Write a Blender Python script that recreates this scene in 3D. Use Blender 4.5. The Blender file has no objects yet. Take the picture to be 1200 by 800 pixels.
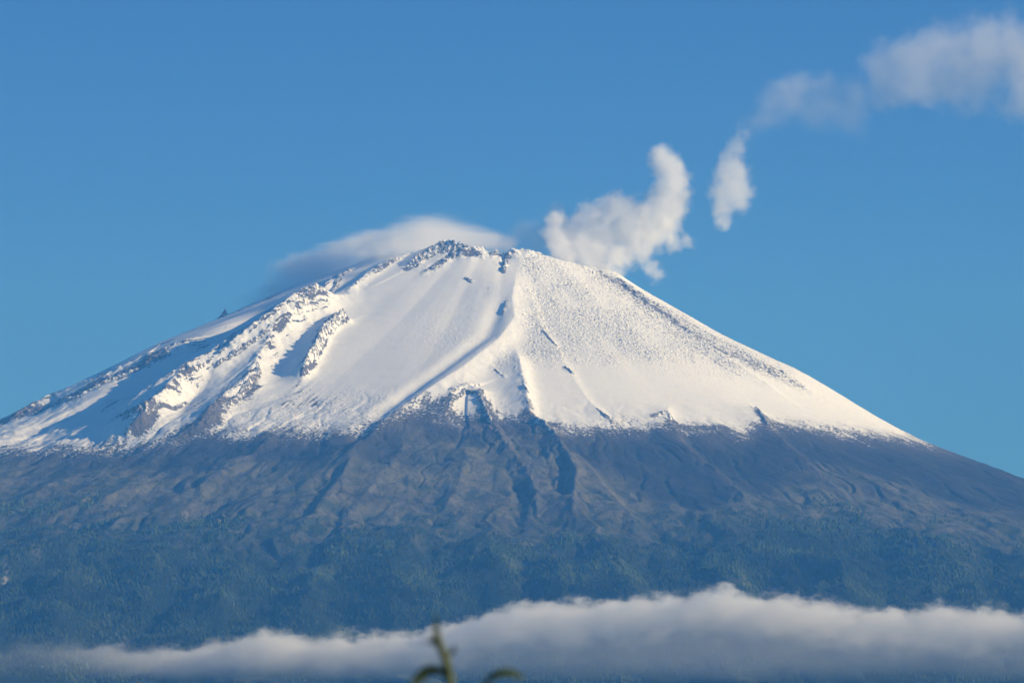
import bpy, bmesh, math, random
import numpy as np
from mathutils import Vector

rng = np.random.default_rng(7)
random.seed(7)
sc = bpy.context.scene
COL = sc.collection

# ------------------------------------------------------------------ camera
F = 4650.0                       # focal length in pixels of the 1200 px wide photograph
PITCH = math.radians(6.15)
CAMZ = 1.7
cam_d = bpy.data.cameras.new('camera')
cam_d.sensor_width = 36.0
cam_d.lens = F / 1200.0 * 36.0
cam_d.clip_start = 0.5
cam_d.clip_end = 200000.0
cam_d.dof.use_dof = True
cam_d.dof.focus_distance = 18500.0
cam_d.dof.aperture_fstop = 4.2
cam = bpy.data.objects.new('camera', cam_d)
COL.objects.link(cam)
cam.location = (0, 0, CAMZ)
cam.rotation_euler = (math.radians(90) + PITCH, 0, 0)
sc.camera = cam

# ------------------------------------------------------------------ sky and sun
SUN_AZ = math.radians(75)        # to the right of the line of sight back towards the camera
SUN_EL = math.radians(22.5)
sun_dir = Vector((math.cos(SUN_EL) * math.sin(SUN_AZ), -math.cos(SUN_EL) * math.cos(SUN_AZ), math.sin(SUN_EL)))
w = bpy.data.worlds.new('World')
sc.world = w
w.use_nodes = True
nt = w.node_tree
bg = nt.nodes['Background']
sky = nt.nodes.new('ShaderNodeTexSky')
sky.sky_type = 'NISHITA'
sky.sun_disc = False
sky.sun_elevation = SUN_EL
sky.sun_rotation = math.pi - SUN_AZ      # measured from +Y towards +X
sky.altitude = 3500
sky.air_density = 1.0
sky.dust_density = 0.0
sky.ozone_density = 4.0
tint = nt.nodes.new('ShaderNodeMix')
tint.data_type = 'RGBA'
tint.blend_type = 'MULTIPLY'
tint.inputs[0].default_value = 1.0
tint.inputs[7].default_value = (0.30, 0.58, 1.18, 1)
nt.links.new(sky.outputs[0], tint.inputs[6])
nt.links.new(tint.outputs[2], bg.inputs[0])
bg.inputs[1].default_value = 0.085

sun_d = bpy.data.lights.new('sun', 'SUN')
sun_d.energy = 4.8
sun_d.angle = math.radians(0.5)
sun_d.color = (0.98, 1.0, 0.96)
sun = bpy.data.objects.new('sun', sun_d)
COL.objects.link(sun)
sun.rotation_euler = sun_dir.to_track_quat('Z', 'Y').to_euler()
sun.location = (3000, -2000, 5000)

sc.view_settings.view_transform = 'Standard'
sc.view_settings.look = 'None'
sc.view_settings.exposure = 0.0
sc.view_settings.gamma = 1.0
sc.view_settings.use_curve_mapping = False
sc.cycles.max_bounces = 18
sc.cycles.volume_bounces = 16
sc.cycles.volume_max_steps = 256

# ------------------------------------------------------------------ helpers
def elev(v):
    return PITCH + np.arctan((400.0 - np.asarray(v, float)) / F)

def at(u, v, y):
    """world point that stands at distance y and shows at photo position u, v"""
    a = (400.0 - v) / F
    c, s = math.cos(PITCH), math.sin(PITCH)
    dy, dz = c - a * s, s + a * c
    k = y / dy
    return ((u - 600.0) / F * k, y, CAMZ + dz * k)

def to_px(x, y, z):
    c, s = math.cos(PITCH), math.sin(PITCH)
    zz = z - CAMZ
    d = y * c + zz * s
    up = -y * s + zz * c
    return 600 + F * x / d, 400 - F * up / d

_perm = rng.permutation(4096).astype(np.int64)
_gang = rng.random(4096) * 2 * np.pi
_gx, _gy = np.cos(_gang), np.sin(_gang)
def gnoise(x, y, seed=0):
    x = np.asarray(x, float) + seed * 17.31; y = np.asarray(y, float) + seed * 9.17
    xi = np.floor(x).astype(np.int64); yi = np.floor(y).astype(np.int64)
    fx = x - xi; fy = y - yi
    ux = fx * fx * fx * (fx * (fx * 6 - 15) + 10); uy = fy * fy * fy * (fy * (fy * 6 - 15) + 10)
    def g(a, b, dx, dy):
        h = _perm[(_perm[a & 4095] + b) & 4095]
        return _gx[h] * dx + _gy[h] * dy
    n00 = g(xi, yi, fx, fy); n10 = g(xi + 1, yi, fx - 1, fy)
    n01 = g(xi, yi + 1, fx, fy - 1); n11 = g(xi + 1, yi + 1, fx - 1, fy - 1)
    return ((n00 * (1 - ux) + n10 * ux) * (1 - uy) + (n01 * (1 - ux) + n11 * ux) * uy) * 1.5
def fbm(x, y, o=4, seed=0, gain=0.5):
    t = 0; a = 1.0; s = 0
    for i in range(o):
        t = t + a * gnoise(x * 2.03 ** i, y * 2.03 ** i, seed + i * 3); s += a; a *= gain
    return t / s
def ridged(x, y, o=4, seed=0, gain=0.5):
    t = 0; a = 1.0; s = 0
    for i in range(o):
        t = t + a * (1 - 2 * np.abs(gnoise(x * 2.03 ** i, y * 2.03 ** i, seed + i * 3))); s += a; a *= gain
    return t / s
def sstep(a, b, x):
    t = np.clip((x - a) / (b - a), 0, 1)
    return t * t * (3 - 2 * t)

def mesh_obj(name, verts, faces, mat=None, parent=None, smooth=True, attrs=None):
    me = bpy.data.meshes.new(name)
    verts = np.asarray(verts, dtype=np.float32)
    faces = np.asarray(faces, dtype=np.int32)
    n = faces.shape[1]
    me.vertices.add(len(verts)); me.vertices.foreach_set('co', verts.ravel())
    me.loops.add(faces.size); me.loops.foreach_set('vertex_index', faces.ravel())
    me.polygons.add(len(faces))
    me.polygons.foreach_set('loop_start', np.arange(0, faces.size, n, dtype=np.int32))
    me.polygons.foreach_set('use_smooth', np.full(len(faces), smooth, dtype=bool))
    for k, a in (attrs or {}).items():
        a = np.asarray(a, dtype=np.float32)
        if a.ndim == 1:
            me.attributes.new(k, 'FLOAT', 'POINT').data.foreach_set('value', a)
        else:
            me.attributes.new(k, 'FLOAT_VECTOR', 'POINT').data.foreach_set('vector', a.ravel())
    me.update(calc_edges=True); me.validate()
    if mat: me.materials.append(mat)
    o = bpy.data.objects.new(name, me)
    COL.objects.link(o)
    if parent is not None: o.parent = parent
    return o

def face_out(o):
    bm = bmesh.new(); bm.from_mesh(o.data)
    bmesh.ops.recalc_face_normals(bm, faces=bm.faces)
    if bm.calc_volume(signed=True) < 0: bmesh.ops.reverse_faces(bm, faces=bm.faces)
    bm.to_mesh(o.data); bm.free()

def grid_faces(nr, nc):
    i = np.arange(nr * nc).reshape(nr, nc)
    return np.stack([i[:-1, :-1], i[:-1, 1:], i[1:, 1:], i[1:, :-1]], -1).reshape(-1, 4)

# ------------------------------------------------------------------ shape of the volcano
AX, AY = -43.0, 20000.0
DL = np.array([(0,0),(387,142),(752,315),(1118,472),(1634,741),(1892,878),(2600,1165),(3500,1430),(5000,1700),(7000,2030),(10000,2350),(14000,2560),(19000,2640)], float)
DR = np.array([(0,0),(172,108),(559,331),(989,539),(1419,812),(1677,945),(2064,1100),(2900,1370),(4000,1620),(6000,1880),(10000,2280),(14000,2500),(19000,2640)], float)
DF = np.array([(0,0),(350,235),(700,450),(1400,810),(2150,1135),(2800,1430),(3450,1690),(4050,1890),(4650,2065),(5650,2300),(6550,2440),(8500,2570),(11500,2620),(19000,2640)], float)
rim_u = np.array([380, 430, 450, 480, 498, 512, 530, 545, 560, 572, 588, 597, 606, 640, 660, 690, 720, 760])
rim_v = np.array([304, 300, 298, 297, 293, 288, 286, 290, 290, 294, 299, 294, 291, 299, 305, 311, 318, 330])

def curve(tab, d):
    # smooth piecewise curve: average of three offset lookups
    w_ = 30 + 0.06 * d
    return (np.interp(d - w_, tab[:, 0], tab[:, 1]) + np.interp(d, tab[:, 0], tab[:, 1]) + np.interp(d + w_, tab[:, 0], tab[:, 1])) / 3 - \
        (np.interp(30.0, tab[:, 0], tab[:, 1])) / 3 * np.exp(-d / 60.0)

def base_h(x, y):
    dx, dy = x - AX, y - AY
    r = np.hypot(dx, dy) + 1e-6
    c, s = dx / r, dy / r
    wl, wr, wf = np.maximum(-c, 0) ** 2, np.maximum(c, 0) ** 2, s * s
    R = 650 * wl + 560 * wr + np.where(s < 0, 450, 520) * wf
    rx, ry = AX + c * R, AY + s * R
    uu = 600 + F * rx / ry
    vd_ = np.exp(-np.maximum(r - R, 0) / 110.0)
    vs_ = (np.interp(uu - 45, rim_u, rim_v) + np.interp(uu - 22, rim_u, rim_v) + np.interp(uu, rim_u, rim_v) + np.interp(uu + 22, rim_u, rim_v) + np.interp(uu + 45, rim_u, rim_v)) / 5
    Z = vs_ + (np.interp(uu, rim_u, rim_v) - vs_) * vd_
    Z = np.tan(elev(Z)) * ry * 1.0 + CAMZ
    Z = np.where(s > 0, Z - 90 * s, Z)
    d = np.maximum(r - R, 0)
    drop = wl * curve(DL, d) + wr * curve(DR, d) + wf * curve(DF, d)
    inside = np.minimum(np.maximum(R - r, 0) * 0.9, 180)
    h = Z - drop - inside
    h = np.maximum(h, 0) + 0.0
    return h, r, np.arctan2(dy, dx), d

def hit(u, v):
    """march a photo ray onto the smooth volcano"""
    ys = np.arange(12500, 20600, 8.0)
    a = (400.0 - v) / F
    c, s = math.cos(PITCH), math.sin(PITCH)
    k = ys / (c - a * s)
    xs = (u - 600.0) / F * k
    zs = CAMZ + (s + a * c) * k
    h = base_h(xs, ys)[0]
    i = np.nonzero(h >= zs)[0]
    j = i[0] if len(i) else int(np.argmin(zs - h + 0.0005 * np.abs(ys - 20000)))
    return xs[j], ys[j]

# crest lines read off the photograph: points, height, width of shaded (left) side, width of lit side, rockiness
RIDGES = [
    ([(0,498),(60,466),(125,440),(170,419),(215,402),(240,388)], 24, 60, 120, .50),
    ([(430,304),(400,320),(350,346),(318,368),(285,385),(250,408),(212,430),(190,452),(165,470),(130,490)], 105, 75, 150, .30),
    ([(420,312),(390,330),(350,362),(315,385),(275,415),(230,447),(190,470),(158,482),(140,496)], 30, 60, 80, .50),
    ([(395,345),(350,378),(318,404),(303,425),(290,448),(262,470),(240,492),(225,505)], 64, 60, 140, .34),
    ([(415,366),(395,375),(380,388),(370,410),(352,442)], 60, 26, 60, .80),
    ([(466,300),(440,318),(418,335),(405,350)], 22, 30, 50, .5),
    ([(606,300),(604,330),(600,352),(603,375),(585,400),(560,420),(530,443),(502,461),(475,480),(440,508),(415,538),(398,575),(380,610)], 44, 60, 170, .10),
    ([(522,500),(522,480),(532,462),(548,455),(562,460),(570,480),(580,505),(596,530),(618,556),(628,580),(622,620)], 26, 50, 70, .55),
    ([(604,400),(612,440),(618,465),(622,490),(645,512),(662,540),(676,565),(672,600),(670,630)], 36, 40, 70, .35),
    ([(548,520),(542,545),(538,570),(520,605)], 20, 40, 60, .1),
    ([(480,490),(470,530),(430,580),(400,640)], 22, 50, 80, .1),
    ([(616,330),(634,382),(652,408),(668,436),(690,470),(712,492),(725,510)], 8, 26, 60, .12),
    ([(650,515),(690,556),(722,590),(760,640)], 26, 30, 90, .1),
    ([(714,318),(750,345),(795,372),(850,402),(900,430),(960,458)], 20, 40, 60, .5),
    ([(738,345),(790,376),(850,420),(890,445),(930,470)], 14, 25, 50, .35),
    ([(880,470),(893,488),(905,505),(930,530),(960,560),(1010,600)], 22, 40, 100, .3),
    ([(785,470),(780,490),(800,520),(850,560),(870,590),(875,615)], 14, 30, 70, .3),
    ([(330,515),(280,545),(235,578),(180,600)], 30, 40, 110, .2),
    ([(300,540),(262,560),(238,585),(200,625)], 22, 35, 70, .1),
    ([(440,520),(405,560),(392,580),(370,610),(330,660)], 34, 45, 110, .1),
    ([(200,560),(130,590),(90,600),(20,620)], 30, 40, 130, .1),
    ([(90,560),(40,590),(-20,600)], 26, 40, 100, .1),
    ([(985,590),(1010,612),(1060,640),(1100,670)], 24, 60, 80, .1),
    ([(1020,560),(1090,590),(1180,625),(1240,650)], 24, 50, 120, .1),
    ([(740,580),(790,600),(850,625),(900,680)], 20, 60, 110, .1),
    ([(560,620),(580,660),(585,720)], 75, 70, 110, 0),
    ([(700,620),(725,670),(740,720)], 75, 70, 110, 0),
    ([(300,640),(270,690),(250,740)], 75, 70, 110, 0),
    ([(480,610),(465,670),(455,735)], 75, 70, 110, 0),
    ([(950,640),(985,690),(1000,740)], 75, 70, 110, 0),
    ([(850,620),(860,670),(875,730)], 70, 60, 120, 0),
    ([(1090,640),(1130,690),(1160,740)], 70, 60, 120, 0),
    ([(390,650),(365,700),(350,745)], 70, 60, 120, 0),
    ([(210,630),(180,690),(160,745)], 65, 60, 120, 0),
    ([(640,640),(655,690),(665,740)], 65, 60, 120, 0),
    ([(120,640),(80,700),(60,750)], 75, 70, 110, 0),
]
GULLIES = [  # carved channels: points, depth, half width
    ([(420,325),(375,352),(330,384),(290,412),(255,440),(225,470),(195,500)], 34, 50),
    ([(330,350),(270,386),(200,424),(130,462),(60,495),(0,525)], 50, 90),
    ([(590,345),(570,400),(530,430),(495,455),(455,485),(420,520),(385,560)], 18, 45),
    ([(600,540),(612,565),(612,600),(600,640)], 26, 50),
    ([(655,545),(662,570),(660,600)], 20, 30),
    ([(400,555),(380,590),(350,630)], 22, 40),
]
# rock patches: points, half width in metres, strength
PATCHES = [
    ([(478,316),(492,302),(510,294),(528,288),(545,295),(560,298),(530,300),(515,310),(500,318)], 34, .9),
    ([(575,300),(583,298),(592,296)], 20, .7),
    ([(590,318),(592,305),(598,298)], 26, .8),
    ([(595,352),(592,362),(588,370)], 12, .6),
    ([(545,326),(552,330)], 12, .6),
    ([(140,490),(160,478),(178,484),(165,496)], 42, .85),
    ([(205,520),(230,500),(250,490),(262,470)], 44, .8),
    ([(270,472),(290,470),(300,455)], 28, .6),
    ([(185,418),(130,444),(80,468),(35,482),(0,498)], 85, 1.0),
    ([(185,405),(205,398)], 20, .6),
    ([(520,492),(540,500),(560,505),(580,500)], 44, .8),
    ([(612,452),(625,458)], 18, .5),
    ([(622,485),(645,500),(655,512)], 34, .9),
    ([(660,430),(672,438)], 14, .8),
    ([(700,480),(712,490)], 11, .8),
    ([(765,488),(780,482),(790,495)], 20, .6),
    ([(636,388),(652,405)], 9, .6),
    ([(578,432),(590,442)], 12, .5),
    ([(880,476),(895,490),(903,504)], 20, .7),
    ([(790,500),(850,505),(870,512)], 34, .35),
    ([(716,326),(740,343),(790,376),(850,412),(900,436),(935,452)], 115, .66),
    ([(745,358),(790,390),(850,432),(885,448)], 20, .5),
    ([(330,344),(290,362),(262,368),(215,390),(180,405)], 26, .35),
    ([(440,298),(400,322),(350,348),(300,378),(250,412),(200,440)], 36, .30),
    ([(470,302),(450,310),(430,322)], 26, .6),
]

def seg_field(X, Y, pts, reach, hit=hit):
    """distance to a polyline (signed: negative on the sunless left side), and 0..1 along it"""
    P = np.array([hit(*p) for p in pts])
    L = np.r_[0, np.cumsum(np.hypot(*np.diff(P, axis=0).T))]
    x0, x1 = P[:, 0].min() - reach, P[:, 0].max() + reach
    y0, y1 = P[:, 1].min() - reach, P[:, 1].max() + reach
    c0, c1 = np.searchsorted(X[0], (x0, x1)); r0, r1 = np.searchsorted(Y[:, 0], (y0, y1))
    sl = (slice(r0, r1), slice(c0, c1))
    x, y = X[sl], Y[sl]
    best = np.full(x.shape, 1e9); side = np.zeros(x.shape); t_ = np.zeros(x.shape)
    for i in range(len(P) - 1):
        a, b = P[i], P[i + 1]
        d = b - a; l2 = d @ d + 1e-6
        t = np.clip(((x - a[0]) * d[0] + (y - a[1]) * d[1]) / l2, 0, 1)
        qx, qy = x - a[0] - t * d[0], y - a[1] - t * d[1]
        dist = np.hypot(qx, qy)
        m = dist < best
        best = np.where(m, dist, best)
        # left of the crest as the photograph shows it
        dn = d if d[1] < 0 else -d
        sd = dn[0] * qy - dn[1] * qx
        side = np.where(m, sd, side)
        t_ = np.where(m, (L[i] + t * (L[i + 1] - L[i])) / (L[-1] + 1e-6), t_)
    return sl, best, side, t_

# ---- fine grid
ys = np.concatenate([np.arange(13050, 15500, 13.0), np.arange(15500, 17300, 8.5), np.arange(17300, 20150, 6.0), np.arange(20150, 21700, 14.0)])
xs = np.arange(-2870, 2871, 5.2)
X, Y = np.meshgrid(xs, ys)
NR, NC = X.shape
H, Rr, TH, D = base_h(X, Y)
PU, PV = to_px(X, Y, H)

wx = fbm(X / 260, Y / 260, 3, 11) * 26
wy = fbm(X / 260, Y / 260, 3, 21) * 26
Xw, Yw = X + wx, Y + wy
rock = np.zeros_like(H)
cover = sstep(0, 250, D)
jag = ridged(X / 46, Y / 46, 5, 31, .62)
jag2 = fbm(X / 24, Y / 24, 3, 77)
for pts, hh, wl, wr, rk in RIDGES:
    sl, dist, side, t = seg_field(X, Y, [(p[0], p[1] + hh * (.36 if hh > 100 else .17)) for p in pts], 4.2 * max(wl, wr) + 60)
    warp = 1 + .35 * fbm(Xw[sl] / 90, Yw[sl] / 90, 3, 41)
    dd = np.maximum(dist + (warp - 1) * np.minimum(dist, 35), 0)
    # side > 0 means the left (shaded) side
    wdt = np.where(side > 0, wl, wr * 1.3)
    prof = np.exp(-(dd / wdt)) * .55 + np.exp(-(dd / wdt) ** 2) * .45
    env = sstep(0, .22 if hh > 100 else (.5 if 64 < hh < 76 else .12), t) * (1 - sstep(.86, 1, t)) * .92 + .08
    H[sl] += hh * prof * env * (1 + .3 * min(1, rk * 2.2) ** 2 * jag[sl] * np.exp(-(dist / 35) ** 2))
    rk_m = np.exp(-(dist / (22 + 14 * rk)) ** 2) * rk * env * np.clip(.75 + 1.5 * fbm(X[sl] / 75, Y[sl] / 75, 3, 43), .1, 1.35)
    rock[sl] = np.maximum(rock[sl], rk_m)
for pts, dp, hw in GULLIES:
    sl, dist, side, t = seg_field(X, Y, pts, 3.5 * hw)
    env = sstep(0, .15, t) * (1 - sstep(.85, 1, t))
    H[sl] -= dp * np.exp(-(dist / hw) ** 2) * env
def height_at(x, y):
    x = np.asarray(x, float); y = np.asarray(y, float)
    c = np.clip((x - xs[0]) / 5.2, 0, NC - 1.001); ci = c.astype(int); cf = c - ci
    ri = np.clip(np.searchsorted(ys, y) - 1, 0, NR - 2); rf = np.clip((y - ys[ri]) / (ys[ri + 1] - ys[ri]), 0, 1)
    return ((H[ri, ci] * (1 - cf) + H[ri, ci + 1] * cf) * (1 - rf) + (H[ri + 1, ci] * (1 - cf) + H[ri + 1, ci + 1] * cf) * rf), ri, ci

def hit_relief(u, v):
    """the same march onto the carved ground"""
    yy = np.arange(13200, 20400, 7.0)
    a = (400.0 - v) / F
    c, s = math.cos(PITCH), math.sin(PITCH)
    k = yy / (c - a * s)
    xx = (u - 600.0) / F * k; zz = CAMZ + (s + a * c) * k
    h = height_at(xx, yy)[0]
    i = np.nonzero(h >= zz)[0]
    j = i[0] if len(i) else int(np.argmin(zz - h + 0.0005 * np.abs(yy - 20000)))
    return xx[j], yy[j]

for pts, hw, st in PATCHES:
    sl, dist, side, t = seg_field(X, Y, pts, 3.5 * hw, hit_relief)
    n = .75 + .5 * fbm(X[sl] / 60, Y[sl] / 60, 3, 9)
    rock[sl] = np.maximum(rock[sl], st * np.exp(-(dist / (hw * n * 1.3)) ** 2))

# downslope flutes and gullies: noise stretched along the fall line
arc = TH * 1800
low = sstep(1800, 3000, Rr)
low2 = sstep(3100, 4300, Rr)
H += (ridged(arc / 300 + wx / 120, Rr / 1500, 3, 51) * (17 + 50 * low2) * low + ridged(arc / 120 + wx / 70, Rr / 700 + wy / 160, 3, 61) * (6 + 24 * low2) * low)
H += fbm(X / 420, Y / 420, 3, 71) * (5 + 29 * low + 25 * low2) * cover
H += fbm(X / 70, Y / 70, 4, 81, .6) * (.5 + 7.5 * low) * cover
H += jag * rock * 9 + jag2 * rock * 8
H += rock * sstep(500, 0, D) * fbm(X / 40, Y / 40, 3, 305) * 22
rvw = gnoise(arc / 95 + wx / 45, Rr / 520 + wy / 120, 311)
rvw2 = gnoise(arc / 48 + wx / 30, Rr / 260 + wy / 60, 313)
rav = np.clip(1 - np.abs(rvw) * 6, 0, 1) * sstep(-.25, .25, fbm(X / 330, Y / 330, 3, 315)) + .55 * np.clip(1 - np.abs(rvw2) * 5, 0, 1) * sstep(-.1, .3, fbm(X / 230, Y / 230, 3, 317))
H -= rav * low * (11 + 8 * low2)
# blocky ground under the snow on the upper right flank, faint flutes on the left snowfield
grain = sstep(598, 625, PU) * sstep(290, 305, PV) * (1 - sstep(405, 445, PV + 12 * fbm(X / 150, Y / 150, 3, 5) - .12 * (PU - 700).clip(0, 250) * .6))
grain2 = .45 * sstep(440, 475, PV) * (1 - sstep(505, 530, PV)) * (sstep(180, 260, PU) * (1 - sstep(430, 480, PU)))
grain3 = .35 * np.exp(-((PU - 520) / 60) ** 2 - ((PV - 395) / 28) ** 2) + .4 * np.exp(-((PU - 590) / 30) ** 2 - ((PV - 425) / 16) ** 2)
grain4 = .6 * sstep(150, 220, PU - 0) * 0
gr = np.clip(np.maximum(np.maximum(grain, grain2), grain3) * (.8 + .9 * fbm(X / 170, Y / 300, 4, 307)), 0, 1)
H += gr * (gnoise(X / 12, Y / 26, 91) * 2.6 + gnoise(X / 9, Y / 16, 95) * 2.0)
# shaded streak ridges on the far left slope
lf = sstep(420, 300, PU) * sstep(4, 60, D)
H += lf * ridged(arc / 75 + wx / 60, Rr / 900, 2, 101) * 4
# summit crags
crest = np.exp(-((D) / 60) ** 2) * sstep(440, 470, PU) * (1 - sstep(600, 640, PU))
H += crest * (ridged(X / 75, Y / 75, 4, 111, .6) * 30 - 10)
H = np.where(Y < 13100, H, H)

# slope
gy, gx = np.gradient(H, ys, xs)
slope = np.hypot(gx, gy)
NXn, NYn = -gx, -gy
bslope = np.hypot(*np.gradient(base_h(X, Y)[0], ys, xs))

# ---- snow cover: upper limit line read off the photograph, broken up by rock and relief
su = np.array([-300, 0, 60, 130, 190, 240, 290, 350, 400, 440, 470, 500, 520, 545, 560, 585, 610, 640, 670, 700, 740, 780, 830, 870, 900, 940, 990, 1040, 1085, 1112, 1200, 1500])
sv = np.array([540, 532, 530, 527, 520, 508, 516, 512, 512, 508, 494, 480, 488, 492, 488, 495, 494, 502, 508, 504, 500, 499, 503, 510, 496, 500, 507, 512, 517, 521, 530, 545])
line = np.interp(PU, su, sv)
sn = (line - PV) / 15.0 + .8 * fbm(X / 120, Y / 120, 4, 121, .6) + .35 * ridged(arc / 55, Rr / 500, 3, 131)
snow = sn
steep = np.clip((slope - bslope - .25) / .5, 0, 1.5)
snow = np.where(snow > 0, np.minimum(snow, 1.7) - rock * 2.0 - steep * (.1 + .55 * np.clip(rock * 2, 0, 1)) - (slope > 1.4) * .6, snow)
strk = np.clip(ridged(arc / 26 + wx / 70, Rr / 460, 3, 301, .6) - .36, 0, 1) * np.clip(.6 + 1.6 * fbm(X / 260, Y / 260, 3, 303), 0, 1.4)
side_m = .12 + .88 * (1 - sstep(330, 450, PU)) + .25 * sstep(900, 700, PU) * sstep(600, 640, PU) + .35 * np.exp(-((PU - 560) / 70) ** 2)
snow = np.where(snow > 0, snow - strk * side_m * 4.4 * (1 - .8 * sstep(478, 515, PV)), snow)
snow = np.clip(snow * .5 + .5, 0, 1.4)

# ---- ground colour below the snow
dark_ground = np.array([.028, .028, .031]); scree = np.array([.175, .16, .135]); straw = np.array([.175, .165, .108]); scrub = np.array([.024, .040, .022]); wood = np.array([.012, .022, .012]); rockc = np.array([.15, .135, .135])
n1 = fbm(X / 300, Y / 300, 5, 141, .55)
n2 = fbm(arc / 90, Rr / 420, 4, 151, .6)
n3 = fbm(X / 60, Y / 60, 4, 161, .6)
n4 = fbm(arc / 40, Rr / 160, 3, 165, .6)
C = np.broadcast_to(dark_ground, H.shape + (3,)).copy()
def blend(C, c, m):
    return C * (1 - m[..., None]) + c * m[..., None]
# dark ground colour left showing under the snow on the right, reaching lower between 690 and 950
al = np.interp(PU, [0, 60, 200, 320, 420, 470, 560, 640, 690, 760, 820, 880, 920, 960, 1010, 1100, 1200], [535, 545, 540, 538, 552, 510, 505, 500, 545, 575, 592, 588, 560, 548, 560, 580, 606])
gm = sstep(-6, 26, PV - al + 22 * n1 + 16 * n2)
C = blend(C, scree * .6, np.clip(.06 + .6 * n2, 0, .4))
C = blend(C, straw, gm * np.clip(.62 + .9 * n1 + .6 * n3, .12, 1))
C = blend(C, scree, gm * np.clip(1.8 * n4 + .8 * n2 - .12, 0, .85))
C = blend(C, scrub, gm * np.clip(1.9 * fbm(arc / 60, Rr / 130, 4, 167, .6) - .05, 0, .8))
sc_l = np.interp(PU, [0, 100, 200, 300, 400, 500, 600, 680, 760, 820, 900, 1000, 1060, 1130, 1200], [615, 625, 628, 640, 640, 632, 640, 645, 632, 622, 610, 612, 640, 655, 650])
scm = np.clip(sstep(-34, 16, PV - sc_l + 24 * n1 + 14 * n2) * .8 + .0, 0, 1)
shr = sstep(.08, .3, n3 + .5 * n1 + (PV - 600) / 220.0) * gm
C = blend(C, scrub, np.clip(scm * (.55 + 1.0 * n3) + shr * .55, 0, .95))
fo = sstep(0, 40, PV - sc_l + 20 * n1)
C = blend(C, wood, fo * .85)
C = blend(C, np.array([.09, .105, .05]), fo * np.clip(1.6 * n2 + 1.2 * n1 - .15, 0, .7))
C = blend(C, scrub * .8, np.clip(rav * low, 0, 1) * .5)
C = blend(C, rockc * 1.15, np.clip(rock * 1.3, 0, .9))
C = blend(C, rockc, (1 - sstep(-10, 30, PV - line)) * .8)
# bare screes showing among the trees
bare = np.zeros_like(H)
for u, v, ru, rv in ((40, 667, 5, 3), (6, 690, 4, 8), (318, 664, 8, 2), (258, 652, 3, 2)):
    bare = np.maximum(bare, np.exp(-((PU - u) / ru) ** 2 - ((PV - v) / rv) ** 2))
bare *= (.45 + 1.2 * n3 + .8 * n4)
C = blend(C, np.array([.42, .40, .36]), np.clip(bare, 0, .9))
C = np.clip(C, .01, .9)

# ------------------------------------------------------------------ materials
def new_mat(name):
    m = bpy.data.materials.new(name); m.use_nodes = True
    return m, m.node_tree, m.node_tree.nodes, m.node_tree.links
def N(nodes, typ, **kw):
    n = nodes.new(typ)
    for k, v in kw.items(): setattr(n, k, v)
    return n
def math_n(nt_, op, a, b=None, clamp=False, c=None):
    n = nt_.nodes.new('ShaderNodeMath'); n.operation = op; n.use_clamp = clamp
    for i, q in enumerate((a, b, c)):
        if q is None: continue
        if isinstance(q, (int, float)): n.inputs[i].default_value = q
        else: nt_.links.new(q, n.inputs[i])
    return n.outputs[0]
def noise_n(nt_, vec, scale, detail=3, rough=.5):
    n = nt_.nodes.new('ShaderNodeTexNoise'); n.inputs['Scale'].default_value = scale
    n.inputs['Detail'].default_value = detail; n.inputs['Roughness'].default_value = rough
    nt_.links.new(vec, n.inputs['Vector'])
    return n.outputs[0]

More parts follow.
